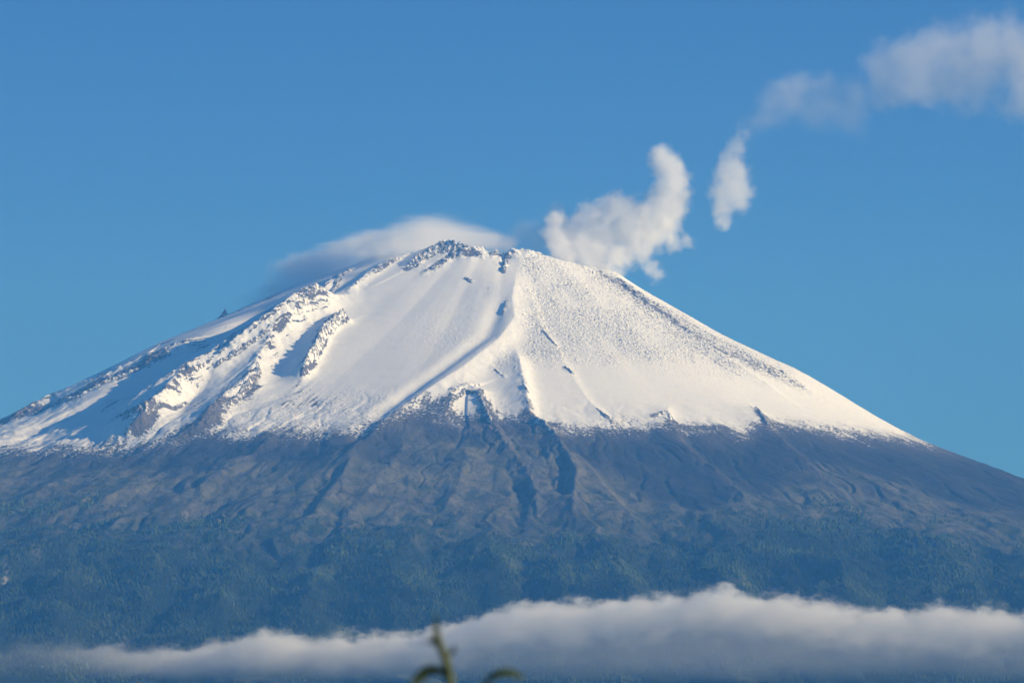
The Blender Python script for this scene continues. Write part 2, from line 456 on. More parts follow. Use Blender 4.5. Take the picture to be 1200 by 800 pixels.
def mountain_material():
    m, t, nd, ln = new_mat('mountain_ground')
    bs = nd['Principled BSDF']
    geo = N(nd, 'ShaderNodeNewGeometry')
    pos = geo.outputs['Position']
    def attr(nm):
        a = N(nd, 'ShaderNodeAttribute'); a.attribute_name = nm; return a
    s = attr('snow').outputs['Fac']; g = attr('grain').outputs['Fac']; col = attr('ground_colour').outputs['Vector']
    nf = noise_n(t, pos, 1 / 13.0, 4, .7)
    nb = noise_n(t, pos, 1 / 45.0, 3, .55)
    sm = math_n(t, 'ADD', s, math_n(t, 'MULTIPLY', math_n(t, 'SUBTRACT', nf, .5), 2.1))
    # grainy snow lets single blocks through
    bl = noise_n(t, pos, 1 / 9.0, 2, .5)
    spk = math_n(t, 'MULTIPLY', math_n(t, 'SUBTRACT', .47, bl), math_n(t, 'MULTIPLY', g, 9.0))
    sm = math_n(t, 'SUBTRACT', sm, math_n(t, 'MAXIMUM', spk, 0.0))
    mr = N(nd, 'ShaderNodeMapRange'); mr.interpolation_type = 'SMOOTHSTEP'
    mr.inputs[1].default_value = .42; mr.inputs[2].default_value = .66
    ln.new(sm, mr.inputs[0])
    snowc = N(nd, 'ShaderNodeMix', data_type='RGBA')
    snowc.inputs[6].default_value = (.80, .805, .82, 1); snowc.inputs[7].default_value = (.90, .90, .90, 1)
    ln.new(nb, snowc.inputs[0])
    # colour break-up of the ground
    gv = N(nd, 'ShaderNodeVectorMath', operation='SCALE')
    ln.new(col, gv.inputs[0]); ln.new(math_n(t, 'ADD', .45, math_n(t, 'MULTIPLY', nf, 1.1)), gv.inputs[3])
    mx = N(nd, 'ShaderNodeMix', data_type='RGBA')
    ln.new(mr.outputs[0], mx.inputs[0]); ln.new(gv.outputs[0], mx.inputs[6]); ln.new(snowc.outputs[2], mx.inputs[7])
    ln.new(mx.outputs[2], bs.inputs['Base Color'])
    bs.inputs['Roughness'].default_value = .9
    bs.inputs['Specular IOR Level'].default_value = .12
    bp = N(nd, 'ShaderNodeBump'); bp.inputs['Distance'].default_value = 1.0
    hsum = math_n(t, 'ADD', math_n(t, 'MULTIPLY', nf, math_n(t, 'ADD', math_n(t, 'MULTIPLY', math_n(t, 'SUBTRACT', 1.0, mr.outputs[0]), 7.0), .5)),
                  math_n(t, 'MULTIPLY', bl, math_n(t, 'MULTIPLY', g, 8.0)))
    ln.new(hsum, bp.inputs['Height']); bp.inputs['Strength'].default_value = 1.0
    ln.new(bp.outputs[0], bs.inputs['Normal'])
    return m
MM = mountain_material()

def simple_mat(name, c1, c2, scale, rough=.9, bump=0.0):
    m, t, nd, ln = new_mat(name)
    bs = nd['Principled BSDF']
    pos = N(nd, 'ShaderNodeNewGeometry').outputs['Position']
    n = noise_n(t, pos, scale, 5, .6)
    mx = N(nd, 'ShaderNodeMix', data_type='RGBA')
    mx.inputs[6].default_value = (*c1, 1); mx.inputs[7].default_value = (*c2, 1)
    mr = N(nd, 'ShaderNodeMapRange'); mr.inputs[1].default_value = .35; mr.inputs[2].default_value = .65
    ln.new(n, mr.inputs[0]); ln.new(mr.outputs[0], mx.inputs[0]); ln.new(mx.outputs[2], bs.inputs['Base Color'])
    bs.inputs['Roughness'].default_value = rough
    bs.inputs['Specular IOR Level'].default_value = .2
    if bump:
        b = N(nd, 'ShaderNodeBump'); b.inputs['Distance'].default_value = bump
        ln.new(n, b.inputs['Height']); ln.new(b.outputs[0], bs.inputs['Normal'])
    return m

# ------------------------------------------------------------------ the mountain
Hs = H.copy()
Hs[0, :] -= 160; Hs[-1, :] -= 160; Hs[:, 0] -= 160; Hs[:, -1] -= 160
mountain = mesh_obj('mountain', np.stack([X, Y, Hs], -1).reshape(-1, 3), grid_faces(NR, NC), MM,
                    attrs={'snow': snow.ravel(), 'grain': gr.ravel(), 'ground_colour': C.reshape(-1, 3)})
mountain['kind'] = 'structure'

# the wide country round it, one coarse sheet
gx_ = np.concatenate([np.arange(-40000, -3400, 900.0), np.arange(-3400, 3401, 170.0), np.arange(4100, 40001, 900.0)])
gy_ = np.concatenate([np.arange(-38000, 12500, 900.0), np.arange(12500, 22700, 170.0), np.arange(23200, 40001, 900.0)])
GX, GY = np.meshgrid(gx_, gy_)
GH = base_h(GX, GY)[0]
far = sstep(6000, 10000, np.hypot(GX - AX, GY - AY))
near = sstep(600, 4000, np.hypot(GX, GY))
inside = sstep(0, 150, 2800 - np.abs(GX)) * sstep(0, 150, GY - 13150) * sstep(0, 150, 21600 - GY)
GH = GH + fbm(GX / 3000, GY / 3000, 4, 171) * 40 * near * (GH < 400) - 90 * inside
GH = np.where(near < .01, 0, np.maximum(GH, 0))
GM = simple_mat('country_ground', (.05, .065, .03), (.12, .11, .065), 1 / 400.0)
ground = mesh_obj('ground', np.stack([GX, GY, GH], -1).reshape(-1, 3), grid_faces(*GX.shape), GM)
ground['kind'] = 'structure'

# ------------------------------------------------------------------ crags: jagged rock bodies standing out of the snow, parts of the mountain
def crag(name, pts, half, height, seed, step=4.2, rk=.55):
    P = np.array([hit_relief(*p) for p in pts])
    L = np.r_[0, np.cumsum(np.hypot(*np.diff(P, axis=0).T))]
    ns = max(6, int(L[-1] / step)); ntr = max(7, int(2 * half / step))
    s = np.linspace(0, L[-1], ns)
    cx = np.interp(s, L, P[:, 0]); cy = np.interp(s, L, P[:, 1])
    tx, ty = np.gradient(cx), np.gradient(cy); ll = np.hypot(tx, ty) + 1e-6; tx, ty = tx / ll, ty / ll
    tt = np.linspace(-1, 1, ntr)
    S, T = np.meshgrid(np.linspace(0, 1, ns), tt, indexing='ij')
    wob = 1 + .45 * fbm(S * L[-1] / 60, S * 0 + seed, 3, seed)
    x = cx[:, None] - ty[:, None] * T * half * wob; y = cy[:, None] + tx[:, None] * T * half * wob
    env = (1 - np.abs(T) ** 1.6) * np.clip(np.minimum(S, 1 - S) * 7, 0, 1)
    z0, ri, ci = height_at(x, y)
    jn = .4 + .85 * ridged(x / 46, y / 46, 4, seed + 3, .62) + .25 * fbm(x / 13, y / 13, 2, seed + 5)
    z = z0 - 7 + (7 + height * np.clip(jn, -.4, 1.6)) * env
    gxn = np.gradient(z, axis=0) / step; gyn = np.gradient(z, axis=1) / (2 * half / (ntr - 1))
    sn_ = .98 - .62 * rk - .16 * (np.hypot(gxn, gyn) > 1.0) + .35 * fbm(x / 30, y / 30, 3, seed + 9)
    colr = np.broadcast_to(rockc * 1.05, x.shape + (3,))
    o = mesh_obj(name, np.stack([x, y, z], -1).reshape(-1, 3), grid_faces(ns, ntr), MM, mountain, smooth=False,
                 attrs={'snow': np.clip(sn_, 0, 1).ravel(), 'grain': np.zeros(x.size), 'ground_colour': colr.reshape(-1, 3)})
    return o
CRAGS = [
    ('summit_crag', [(478,314),(492,303),(508,296),(524,291),(540,294),(556,298)], 46, 30, 201, .5),
    ('summit_crag', [(574,299),(584,298),(592,299)], 18, 12, 203, .5),
    ('crater_rim_crag', [(590,322),(591,312),(594,303),(600,295)], 18, 17, 205, .5),
    ('crater_rim_crag', [(600,294),(612,293),(626,296),(640,300)], 16, 9, 207, .2),
    ('rock_rib', [(414,368),(396,375),(382,388),(371,408),(353,441)], 19, 20, 209, .34),
    ('rock_outcrop', [(594,350),(592,360),(588,371)], 8, 9, 211, .6),
    ('rock_outcrop', [(543,326),(554,332)], 9, 7, 213, .6),
    ('rock_outcrop', [(142,492),(158,482),(178,486)], 34, 20, 215, .62),
    ('rock_rib', [(224,470),(205,480),(190,474),(176,484)], 18, 11, 217, .6),
    ('rock_rib', [(302,420),(303,440),(290,452),(276,470),(255,480)], 20, 14, 219, .55),
    ('rock_rib', [(330,378),(300,398),(270,418),(245,436)], 18, 13, 221, .5),
    ('rock_rib', [(420,310),(398,324),(370,338),(345,352)], 20, 14, 223, .45),
    ('rock_rib', [(470,302),(452,312),(436,322)], 16, 12, 225, .55),
    ('rock_rib', [(524,486),(530,468),(545,457),(560,460),(568,478),(578,500)], 15, 13, 227, .6),
    ('rock_outcrop', [(624,488),(640,498),(654,510)], 20, 13, 229, .65),
    ('rock_outcrop', [(613,450),(620,462)], 10, 7, 231, .5),
    ('rock_outcrop', [(661,429),(672,439)], 9, 9, 233, .65),
    ('rock_outcrop', [(701,480),(712,491)], 7, 7, 235, .65),
    ('rock_outcrop', [(634,386),(652,406)], 5, 5, 237, .6),
    ('rock_outcrop', [(578,431),(590,441)], 9, 5, 239, .5),
    ('rock_outcrop', [(768,488),(782,482),(788,494)], 12, 7, 241, .55),
    ('rock_outcrop', [(884,474),(895,490),(902,502)], 10, 8, 243, .6),
    ('rock_rib', [(714,323),(728,331),(744,344),(770,362)], 34, 14, 245, .6),
    ('rock_rib', [(776,369),(800,384),(830,402),(860,420)], 26, 8, 247, .65),
    ('rock_rib', [(172,425),(130,446),(90,466),(50,482)], 30, 11, 249, .55),
]
for nm, pts, hf, hg, sd, rk in CRAGS: crag(nm, pts, hf, hg, sd, rk=rk)

# thin pinnacle that breaks the left skyline
px_, py_ = hit_relief(263, 362)
hz = float(height_at(px_, py_)[0])
rows, ring = 7, 9
pv, pf = [], []
for i in range(rows):
    f = i / (rows - 1)
    for j in range(ring):
        a = 2 * math.pi * j / ring
        rr = (26 * (1 - f) ** 1.5 + 3.0) * (1 + .35 * math.sin(j * 2.7 + i * 1.9))
        pv.append((px_ + rr * math.cos(a) * 1.1 + 3 * f, py_ + rr * math.sin(a), hz - 12 + 46 * f))
for i in range(rows - 1):
    for j in range(ring): pf.append((i * ring + j, i * ring + (j + 1) % ring, (i + 1) * ring + (j + 1) % ring, (i + 1) * ring + j))
pv.append((px_ + 3, py_, hz + 37)); top = len(pv) - 1
for j in range(0, ring - 1, 2): pf.append(((rows - 1) * ring + j, (rows - 1) * ring + (j + 1) % ring, (rows - 1) * ring + (j + 2) % ring, top))
mesh_obj('rock_pinnacle', pv, pf, MM, mountain, smooth=False,
         attrs={'snow': np.full(len(pv), .3), 'grain': np.zeros(len(pv)), 'ground_colour': np.tile(rockc, (len(pv), 1))})

# ------------------------------------------------------------------ forest on the lower slopes
NT = 68000
tx = rng.uniform(-2800, 2800, NT * 5); ty = rng.uniform(13150, 17300, NT * 5)
th, ri, ci = height_at(tx, ty)
tu, tv = PU[ri, ci], PV[ri, ci]
dens = sstep(-14, 64, tv - sc_l[ri, ci] + 60 * n1[ri, ci] + 80 * n2[ri, ci] + 20 * n3[ri, ci]) * (1 - .9 * np.clip(bare[ri, ci], 0, 1))
vis = (tu > -60) & (tu < 1260) & (tv < 812)
keep = (rng.random(len(tx)) < dens) & vis
tx, ty, th, tn, t2 = tx[keep][:NT], ty[keep][:NT], th[keep][:NT], n1[ri, ci][keep][:NT], n2[ri, ci][keep][:NT]
n = len(tx)
K = 5
hgt = rng.uniform(7, 16, n) * (1 + .6 * tn); wid = hgt * rng.uniform(.28, .48, n)
ang0 = rng.random(n) * 6.28
vv = np.zeros((n, 2 * K + 2, 3)); 
lean = rng.normal(0, .04, (n, 2))
for k in range(K):
    a = ang0 + 2 * np.pi * k / K
    jr = rng.uniform(.7, 1.3, n)
    vv[:, k] = np.stack([tx + np.cos(a) * wid * jr, ty + np.sin(a) * wid * jr, th + hgt * rng.uniform(.02, .16, n)], -1)
    jr = rng.uniform(.6, 1.2, n) * .62
    vv[:, K + 1 + k] = np.stack([tx + np.cos(a + .6) * wid * jr, ty + np.sin(a + .6) * wid * jr, th + hgt * rng.uniform(.42, .58, n)], -1)
vv[:, K] = np.stack([tx, ty, th + hgt * .78], -1)
vv[:, 2 * K + 1] = np.stack([tx + lean[:, 0] * hgt, ty + lean[:, 1] * hgt, th + hgt], -1)
tf = []
for k in range(K):
    tf.append((k, (k + 1) % K, K)); tf.append((K + 1 + k, K + 1 + (k + 1) % K, 2 * K + 1))
tf = np.array(tf)
faces = (tf[None] + (np.arange(n) * (2 * K + 2))[:, None, None]).reshape(-1, 3)
mixr = rng.random(n)[:, None]; 
tc = np.array([.018, .036, .014]) * (1 - mixr) + np.array([.055, .078, .028]) * mixr
tc = tc * np.clip(.95 + 1.4 * tn[:, None] + 1.3 * t2[:, None], .4, 2.2)
tcol = np.repeat(tc, 2 * K + 2, axis=0)
fm, t_, nd_, ln_ = new_mat('conifer_foliage')
a_ = N(nd_, 'ShaderNodeAttribute'); a_.attribute_name = 'leaf_colour'
ln_.new(a_.outputs['Vector'], nd_['Principled BSDF'].inputs['Base Color'])
nd_['Principled BSDF'].inputs['Roughness'].default_value = .85
nd_['Principled BSDF'].inputs['Specular IOR Level'].default_value = .15
forest = mesh_obj('forest', vv.reshape(-1, 3), faces, fm, smooth=False, attrs={'leaf_colour': tcol})
forest['kind'] = 'stuff'; forest['label'] = 'dark pine forest covering the lower slopes under the volcano'; forest['category'] = 'forest'

# ------------------------------------------------------------------ clouds: closed hulls filled with drifting vapour
def surface_nets(f, lo, cell):
    """f: 3-D field, positive inside"""
    ins = f > 0
    nx, ny, nz = f.shape
    c = [ins[i:nx - 1 + i, j:ny - 1 + j, k:nz - 1 + k] for i in (0, 1) for j in (0, 1) for k in (0, 1)]
    cnt = sum(q.astype(int) for q in c)
    act = (cnt > 0) & (cnt < 8)
    idx = -np.ones(act.shape, int); idx[act] = np.arange(act.sum())
    acc = np.zeros(act.shape + (3,)); wsum = np.zeros(act.shape)
    corners = [(i, j, k) for i in (0, 1) for j in (0, 1) for k in (0, 1)]
    for a in corners:
        for b in corners:
            if sum(b) - sum(a) == 1 and all(bb >= aa for aa, bb in zip(a, b)):
                fa = f[a[0]:nx - 1 + a[0], a[1]:ny - 1 + a[1], a[2]:nz - 1 + a[2]]
                fb = f[b[0]:nx - 1 + b[0], b[1]:ny - 1 + b[1], b[2]:nz - 1 + b[2]]
                m = (fa > 0) != (fb > 0)
                t = np.where(m, fa / np.where(m, fa - fb, 1), 0)
                for q in range(3):
                    acc[..., q] += np.where(m, a[q] + t * (b[q] - a[q]), 0)
                wsum += m
    g = np.stack(np.meshgrid(*[np.arange(s) for s in act.shape], indexing='ij'), -1)
    v = (g[act] + acc[act] / wsum[act][:, None]) * cell + lo
    fs = []
    for ax in range(3):
        a0 = [slice(1, nx - 1), slice(1, ny - 1), slice(1, nz - 1)]
        s0 = list(a0); s0[ax] = slice(0, f.shape[ax] - 1)
        s1 = list(a0); s1[ax] = slice(1, f.shape[ax])
        A, B = ins[tuple(s0)], ins[tuple(s1)]
        off = [1, 1, 1]; off[ax] = 0
        loc = np.argwhere(A != B) + off
        fl = A[A != B]
        u_, w_ = (ax + 1) % 3, (ax + 2) % 3
        e1 = np.zeros(3, int); e1[u_] = 1; e2 = np.zeros(3, int); e2[w_] = 1
        q = [loc - e1 - e2, loc - e2, loc, loc - e1]
        q = np.stack([idx[tuple(p.T)] for p in q], -1)
        q[~fl] = q[~fl][:, ::-1]
        fs.append(q)
    return v, np.concatenate(fs)

def noise3(x, y, z, s, seed):
    return (fbm(x / s + z / s * .37, y / s + z / s * .71, 3, seed) + fbm(x / s + 5, z / s + y / s * .4, 3, seed + 7) ) * .7

def vapour(name, blobs, cell, dens, edge=.45, noise_amp=.9, noise_size=60.0, colour=(1, 1, 1), aniso=.0, grow=1.4, rate=.35, squash=(1, 1, 1), detail=5, flow=(1, 1, 1), warp=90.0, blend=.35, swell=1.0):
    """blobs: (u, v, distance, radius in photo pixels[, strength])"""
    sq = np.array(squash, float)
    B = []
    for b in blobs:
        p = np.array(at(b[0], b[1], b[2])); r = swell * b[3] * b[2] / F
        B.append((p, r, b[4] if len(b) > 4 else 1.0))
    pc = np.array([b[0] for b in B]); rr = np.array([b[1] for b in B])
    ext = rr[:, None] * grow * 1.1 / sq
    lo = (pc - ext).min(0) - 2 * cell; hi = (pc + ext).max(0) + 2 * cell
    ax = [np.arange(lo[i], hi[i], cell) for i in range(3)]
    gx, gy, gz = np.meshgrid(*ax, indexing='ij')
    f = np.full(gx.shape, -1e9)
    for p, r, st in B:
        d = np.sqrt(((gx - p[0]) * sq[0]) ** 2 + ((gy - p[1]) * sq[1]) ** 2 + ((gz - p[2]) * sq[2]) ** 2)
        f = np.maximum(f, 1 - d / (r * grow))
    v, q = surface_nets(f, lo, cell)
    m, t, nd, ln = new_mat(name + '_vapour')
    nd.remove(nd['Principled BSDF'])
    pos = N(nd, 'ShaderNodeNewGeometry').outputs['Position']
    wn = N(nd, 'ShaderNodeTexNoise'); wn.inputs['Scale'].default_value = 1.0 / (noise_size * 1.1); wn.inputs['Detail'].default_value = 3
    ln.new(pos, wn.inputs['Vector'])
    ws = N(nd, 'ShaderNodeVectorMath', operation='SUBTRACT'); ln.new(wn.outputs['Color'], ws.inputs[0]); ws.inputs[1].default_value = (.5, .5, .5)
    wa = N(nd, 'ShaderNodeVectorMath', operation='SCALE'); ln.new(ws.outputs[0], wa.inputs[0]); wa.inputs[3].default_value = warp
    wp = N(nd, 'ShaderNodeVectorMath', operation='ADD'); ln.new(pos, wp.inputs[0]); ln.new(wa.outputs[0], wp.inputs[1])
    pos0, pos = pos, wp.outputs[0]
    fld = None
    for p, r, st in B:
        sub = N(nd, 'ShaderNodeVectorMath', operation='SUBTRACT'); ln.new(pos, sub.inputs[0]); sub.inputs[1].default_value = p
        src = sub.outputs[0]
        if tuple(squash) != (1, 1, 1):
            ml = N(nd, 'ShaderNodeVectorMath', operation='MULTIPLY'); ln.new(src, ml.inputs[0]); ml.inputs[1].default_value = squash; src = ml.outputs[0]
        le = N(nd, 'ShaderNodeVectorMath', operation='LENGTH'); ln.new(src, le.inputs[0])
        one = math_n(t, 'MULTIPLY_ADD', le.outputs['Value'], -st / r, c=st)
        fld = one if fld is None else math_n(t, 'SMOOTH_MAX', fld, one, c=blend)
    fv = N(nd, 'ShaderNodeVectorMath', operation='MULTIPLY'); ln.new(pos0, fv.inputs[0]); fv.inputs[1].default_value = flow
    ns = noise_n(t, fv.outputs[0], 1.0 / noise_size, detail, .58)
    tot = math_n(t, 'ADD', fld, math_n(t, 'MULTIPLY', math_n(t, 'SUBTRACT', ns, .5), noise_amp))
    mr = N(nd, 'ShaderNodeMapRange'); mr.interpolation_type = 'SMOOTHSTEP'
    mr.inputs[1].default_value = .04; mr.inputs[2].default_value = .04 + edge; mr.inputs[3].default_value = 0; mr.inputs[4].default_value = dens
    ln.new(tot, mr.inputs[0])
    # fade to nothing at the hull
    pvn = N(nd, 'ShaderNodeVolumePrincipled'); pvn.inputs['Color'].default_value = (*colour, 1)
    pvn.inputs['Anisotropy'].default_value = aniso
    ln.new(mr.outputs[0], pvn.inputs['Density'])
    ln.new(pvn.outputs[0], nd['Material Output'].inputs['Volume'])
    try: m.cycles.volume_step_rate = rate
    except Exception: pass
    o = mesh_obj(name, v, q, m); face_out(o)
    return o

def tag(o, label, cat, group=None):
    o['label'] = label; o['category'] = cat
    if group: o['group'] = group

PY = 20050
plume = vapour('steam_plume', [
    (650, 292, PY - 330, 12), (655, 300, PY - 380, 13), (666, 306, PY - 400, 14), (688, 311, PY - 380, 15, .8), (706, 318, PY - 340, 13, .7), (722, 322, PY - 300, 12, .6), (648, 276, PY - 150, 15), (650, 258, PY - 60, 14),
    (662, 303, PY - 250, 13), (658, 286, PY - 200, 17), (655, 264, PY, 18), (664, 275, PY, 19), (678, 288, PY - 100, 22), (684, 268, PY, 26), (694, 255, PY, 22), (706, 272, PY, 34), (722, 250, PY + 20, 28), (738, 266, PY, 36),
    (757, 268, PY, 32), (770, 258, PY, 32), (780, 240, PY, 29), (787, 222, PY, 25), (786, 204, PY, 22), (780, 191, PY, 20), (774, 184, PY, 17),
    (696, 292, PY - 100, 22, .7), (712, 308, PY - 300, 22, .6), (676, 300, PY - 280, 20, .6), (694, 303, PY - 300, 22, .6), (728, 312, PY - 280, 16, .5), (726, 296, PY - 100, 18, .6), (748, 288, PY, 22, .8)],
    14, .026, edge=.7, noise_amp=1.2, noise_size=55, rate=.18, aniso=0, swell=1.1, warp=70, detail=8)
tag(plume, 'thick white steam plume rising from the crater rim and curling up to the right', 'steam plume')
wisp = vapour('steam_wisp', [(790, 284, PY, 16), (806, 283, PY, 13), (735, 300, PY, 13), (752, 302, PY, 15), (762, 314, PY, 15), (771, 322, PY, 13)],
    12, .009, edge=.7, noise_amp=2.0, noise_size=50, rate=.3, warp=60)
tag(wisp, 'thin torn shreds of steam hanging under the plume right of the crater', 'steam')
veil = vapour('gas_veil', [(597, 288, PY + 100, 20), (615, 280, PY + 100, 28), (635, 278, PY + 100, 30), (650, 270, PY + 120, 26), (655, 250, PY + 100, 18)],
    16, .0045, edge=.7, noise_amp=1.2, noise_size=90, rate=.4, colour=(.75, .8, .88))
tag(veil, 'thin blue-grey gas haze between the cap cloud and the steam plume', 'gas')
puff = vapour('cloud_puff', [(847, 260, PY, 14), (848, 242, PY, 20), (852, 224, PY, 28), (856, 206, PY, 27), (864, 222, PY, 25), (857, 190, PY, 19), (868, 236, PY, 15), (864, 172, PY, 16, .7), (868, 155, PY, 18, .5)],
    13, .012, edge=.7, noise_amp=1.3, noise_size=70, rate=.25)
tag(puff, 'small torn steam puff floating free in the sky right of the plume', 'cloud')
thin = vapour('thin_cloud', [(868, 165, PY, 18, .7), (880, 145, PY, 24, .8), (900, 128, PY, 30, .9), (915, 105, PY, 24), (940, 97, PY, 24), (965, 95, PY, 18), (930, 125, PY, 34, .8), (965, 125, PY, 34, .75), (1000, 115, PY, 30, .7), (1000, 140, PY, 30, .5)],
    20, .0033, edge=.9, noise_amp=.8, noise_size=150, rate=.4, warp=190, blend=.9)
tag(thin, 'thin streak of cloud bending from the small puff up to the large cloud', 'cloud')
big = vapour('large_cloud', [(1035, 95, PY, 34), (1060, 80, PY, 44), (1075, 100, PY, 40, .8), (1090, 62, PY, 40), (1120, 75, PY, 52), (1160, 62, PY, 52), (1205, 60, PY, 60), (1260, 55, PY, 66), (1150, 95, PY, 46, .8), (1210, 100, PY, 50, .8)],
    26, .0040, edge=.7, noise_amp=1.9, noise_size=170, rate=.28, detail=8, warp=150, blend=.7)
tag(big, 'large grey-white cloud at the upper right edge of the sky', 'cloud')
CY = 19760
cap = vapour('cap_cloud', [
    (428, 297, CY - 420, 11), (446, 294, CY - 400, 15), (466, 292, CY - 380, 15), (484, 288, CY - 340, 13, .8),
    (345, 300, CY + 150, 10, .45), (358, 300, CY + 150, 11, .5), (376, 298, CY + 150, 14, .65), (395, 297, CY + 150, 20), (418, 291, CY + 150, 23), (440, 286, CY - 100, 24), (465, 283, CY - 160, 27), (490, 280, CY - 60, 31), (512, 280, CY + 120, 34), (535, 282, CY + 200, 32), (556, 284, CY + 250, 27), (576, 285, CY + 250, 20), (594, 285, CY + 250, 13)],
    14, .0085, edge=.8, noise_amp=1.15, noise_size=110, rate=.3, squash=(.72, .6, 1.0), flow=(.35, .5, 1.9), warp=50)
tag(cap, 'smooth white cap cloud draped over the left side of the summit', 'cloud')
shade = vapour('fog_veil', [(345, 318, 19950, 20, .8), (365, 316, 19950, 24), (385, 310, 19900, 22), (325, 340, 19950, 20, .6), (300, 352, 19950, 16, .4), (405, 304, 19850, 18), (350, 332, 19900, 20, .8), (375, 322, 19850, 18, .8)],
    16, .0150, edge=.8, noise_amp=.8, noise_size=90, rate=.4, warp=60, squash=(.5, .6, 1.0), colour=(.8, .86, .95))
tag(shade, 'faint grey fog clinging to the left skyline below the cap cloud', 'fog')

# low cloud bank in front of the mountain foot
BY = 13300.0
def bank():
    tu_ = [-40, 20, 60, 110, 150, 200, 250, 300, 350, 400, 440, 500, 540, 600, 640, 680, 740, 780, 820, 860, 900, 960, 1020, 1080, 1140, 1200, 1300, 1400]
    tv_ = [762, 750, 746, 752, 756, 758, 750, 735, 742, 746, 744, 738, 728, 712, 704, 700, 704, 698, 690, 692, 696, 704, 710, 710, 712, 714, 714, 716]
    x0, x1 = at(-60, 750, BY)[0], at(1420, 750, BY)[0]
    nx = 120
    xs_ = np.linspace(x0, x1, nx)
    us_ = 600 + F * xs_ / (BY / math.cos(0.03)) 
    ztop = np.array([at(u, np.interp(u, tu_, tv_), BY)[2] for u in us_])
    zbot = at(600, 806, BY)[2]
    K_ = 14; vs, fs = [], []
    for i, x in enumerate(xs_):
        for k in range(K_):
            a = 2 * math.pi * k / K_
            cy, cz = math.cos(a), math.sin(a)
            yy = BY + 260 * (abs(cy) ** .5) * (1 if cy > 0 else -1)
            zt = ztop[i] + 38
            zz = (zt + zbot) / 2 + (zt - zbot) / 2 * (abs(cz) ** .5) * (1 if cz > 0 else -1)
            vs.append((x, yy, zz))
    for i in range(nx - 1):
        for k in range(K_): fs.append((i * K_ + k, i * K_ + (k + 1) % K_, (i + 1) * K_ + (k + 1) % K_, (i + 1) * K_ + k))
    caps = []
    for e in (0, nx - 1):
        for k in range(1, K_ // 2):
            q = (e * K_ + k - 1, e * K_ + k, e * K_ + K_ - k - 1, e * K_ + (K_ - k) % K_)
            caps.append(q if e else q[::-1])
    fs = [f_[::-1] for f_ in fs] + caps
    m, t, nd, ln = new_mat('cloud_bank_vapour')
    nd.remove(nd['Principled BSDF'])
    pos = N(nd, 'ShaderNodeNewGeometry').outputs['Position']
    sep = N(nd, 'ShaderNodeSeparateXYZ'); ln.new(pos, sep.inputs[0])
    mx = N(nd, 'ShaderNodeMapRange'); mx.inputs[1].default_value = x0; mx.inputs[2].default_value = x1; ln.new(sep.outputs[0], mx.inputs[0])
    fc = N(nd, 'ShaderNodeFloatCurve')
    cv = fc.mapping.curves[0]
    z_lo, z_hi = ztop.min() - 20, ztop.max() + 20
    sel = np.linspace(0, nx - 1, 24).astype(int)
    while len(cv.points) < len(sel): cv.points.new(.5, .5)
    for p, i in zip(cv.points, sel): p.location = (i / (nx - 1), (ztop[i] - z_lo) / (z_hi - z_lo))
    fc.mapping.update()
    ln.new(mx.outputs[0], fc.inputs['Value'])
    zt = math_n(t, 'MULTIPLY_ADD', fc.outputs[0], z_hi - z_lo, c=z_lo)
    fv = N(nd, 'ShaderNodeVectorMath', operation='MULTIPLY'); ln.new(pos, fv.inputs[0]); fv.inputs[1].default_value = (.8, .5, 1.15)
    ns = noise_n(t, fv.outputs[0], 1 / 100.0, 7, .64)
    nl = N(nd, 'ShaderNodeVectorMath', operation='MULTIPLY'); ln.new(pos, nl.inputs[0]); nl.inputs[1].default_value = (.22, .3, 1.5)
    ns2 = noise_n(t, nl.outputs[0], 1 / 120.0, 3, .5)
    # height under the top, with billows
    dtop = math_n(t, 'ADD', math_n(t, 'SUBTRACT', zt, sep.outputs[2]), math_n(t, 'MULTIPLY', math_n(t, 'SUBTRACT', ns, .5), 230.0))
    fv3 = N(nd, 'ShaderNodeVectorMath', operation='MULTIPLY'); ln.new(pos, fv3.inputs[0]); fv3.inputs[1].default_value = (.55, .55, 1.2)
    ns3 = noise_n(t, fv3.outputs[0], 1 / 28.0, 4, .6)
    dtop = math_n(t, 'ADD', dtop, math_n(t, 'MULTIPLY', math_n(t, 'SUBTRACT', ns3, .5), 70.0))
    a = N(nd, 'ShaderNodeMapRange'); a.interpolation_type = 'SMOOTHSTEP'; a.inputs[1].default_value = -4; a.inputs[2].default_value = 38; ln.new(dtop, a.inputs[0])
    dbot = math_n(t, 'SUBTRACT', sep.outputs[2], math_n(t, 'MULTIPLY_ADD', math_n(t, 'SUBTRACT', ns2, .5), 90.0, c=zbot + 32))
    b = N(nd, 'ShaderNodeMapRange'); b.interpolation_type = 'SMOOTHSTEP'; b.inputs[1].default_value = -25; b.inputs[2].default_value = 85; ln.new(dbot, b.inputs[0])
    dy = math_n(t, 'ABSOLUTE', math_n(t, 'SUBTRACT', sep.outputs[1], BY))
    c = N(nd, 'ShaderNodeMapRange'); c.interpolation_type = 'SMOOTHSTEP'; c.inputs[1].default_value = 250; c.inputs[2].default_value = 90; ln.new(math_n(t, 'ADD', dy, math_n(t, 'MULTIPLY', ns, 110.0)), c.inputs[0])
    # the left end thins out
    xl = N(nd, 'ShaderNodeMapRange'); xl.interpolation_type = 'SMOOTHSTEP'; xl.inputs[1].default_value = at(20, 750, BY)[0]; xl.inputs[2].default_value = at(420, 750, BY)[0]
    xl.inputs[3].default_value = .05; xl.inputs[4].default_value = 1.0; ln.new(sep.outputs[0], xl.inputs[0])
    d = math_n(t, 'MULTIPLY', math_n(t, 'MULTIPLY', a.outputs[0], b.outputs[0]), math_n(t, 'MULTIPLY', c.outputs[0], xl.outputs[0]))
    d = math_n(t, 'MULTIPLY', d, math_n(t, 'MULTIPLY_ADD', ns2, 1.0, c=.4))
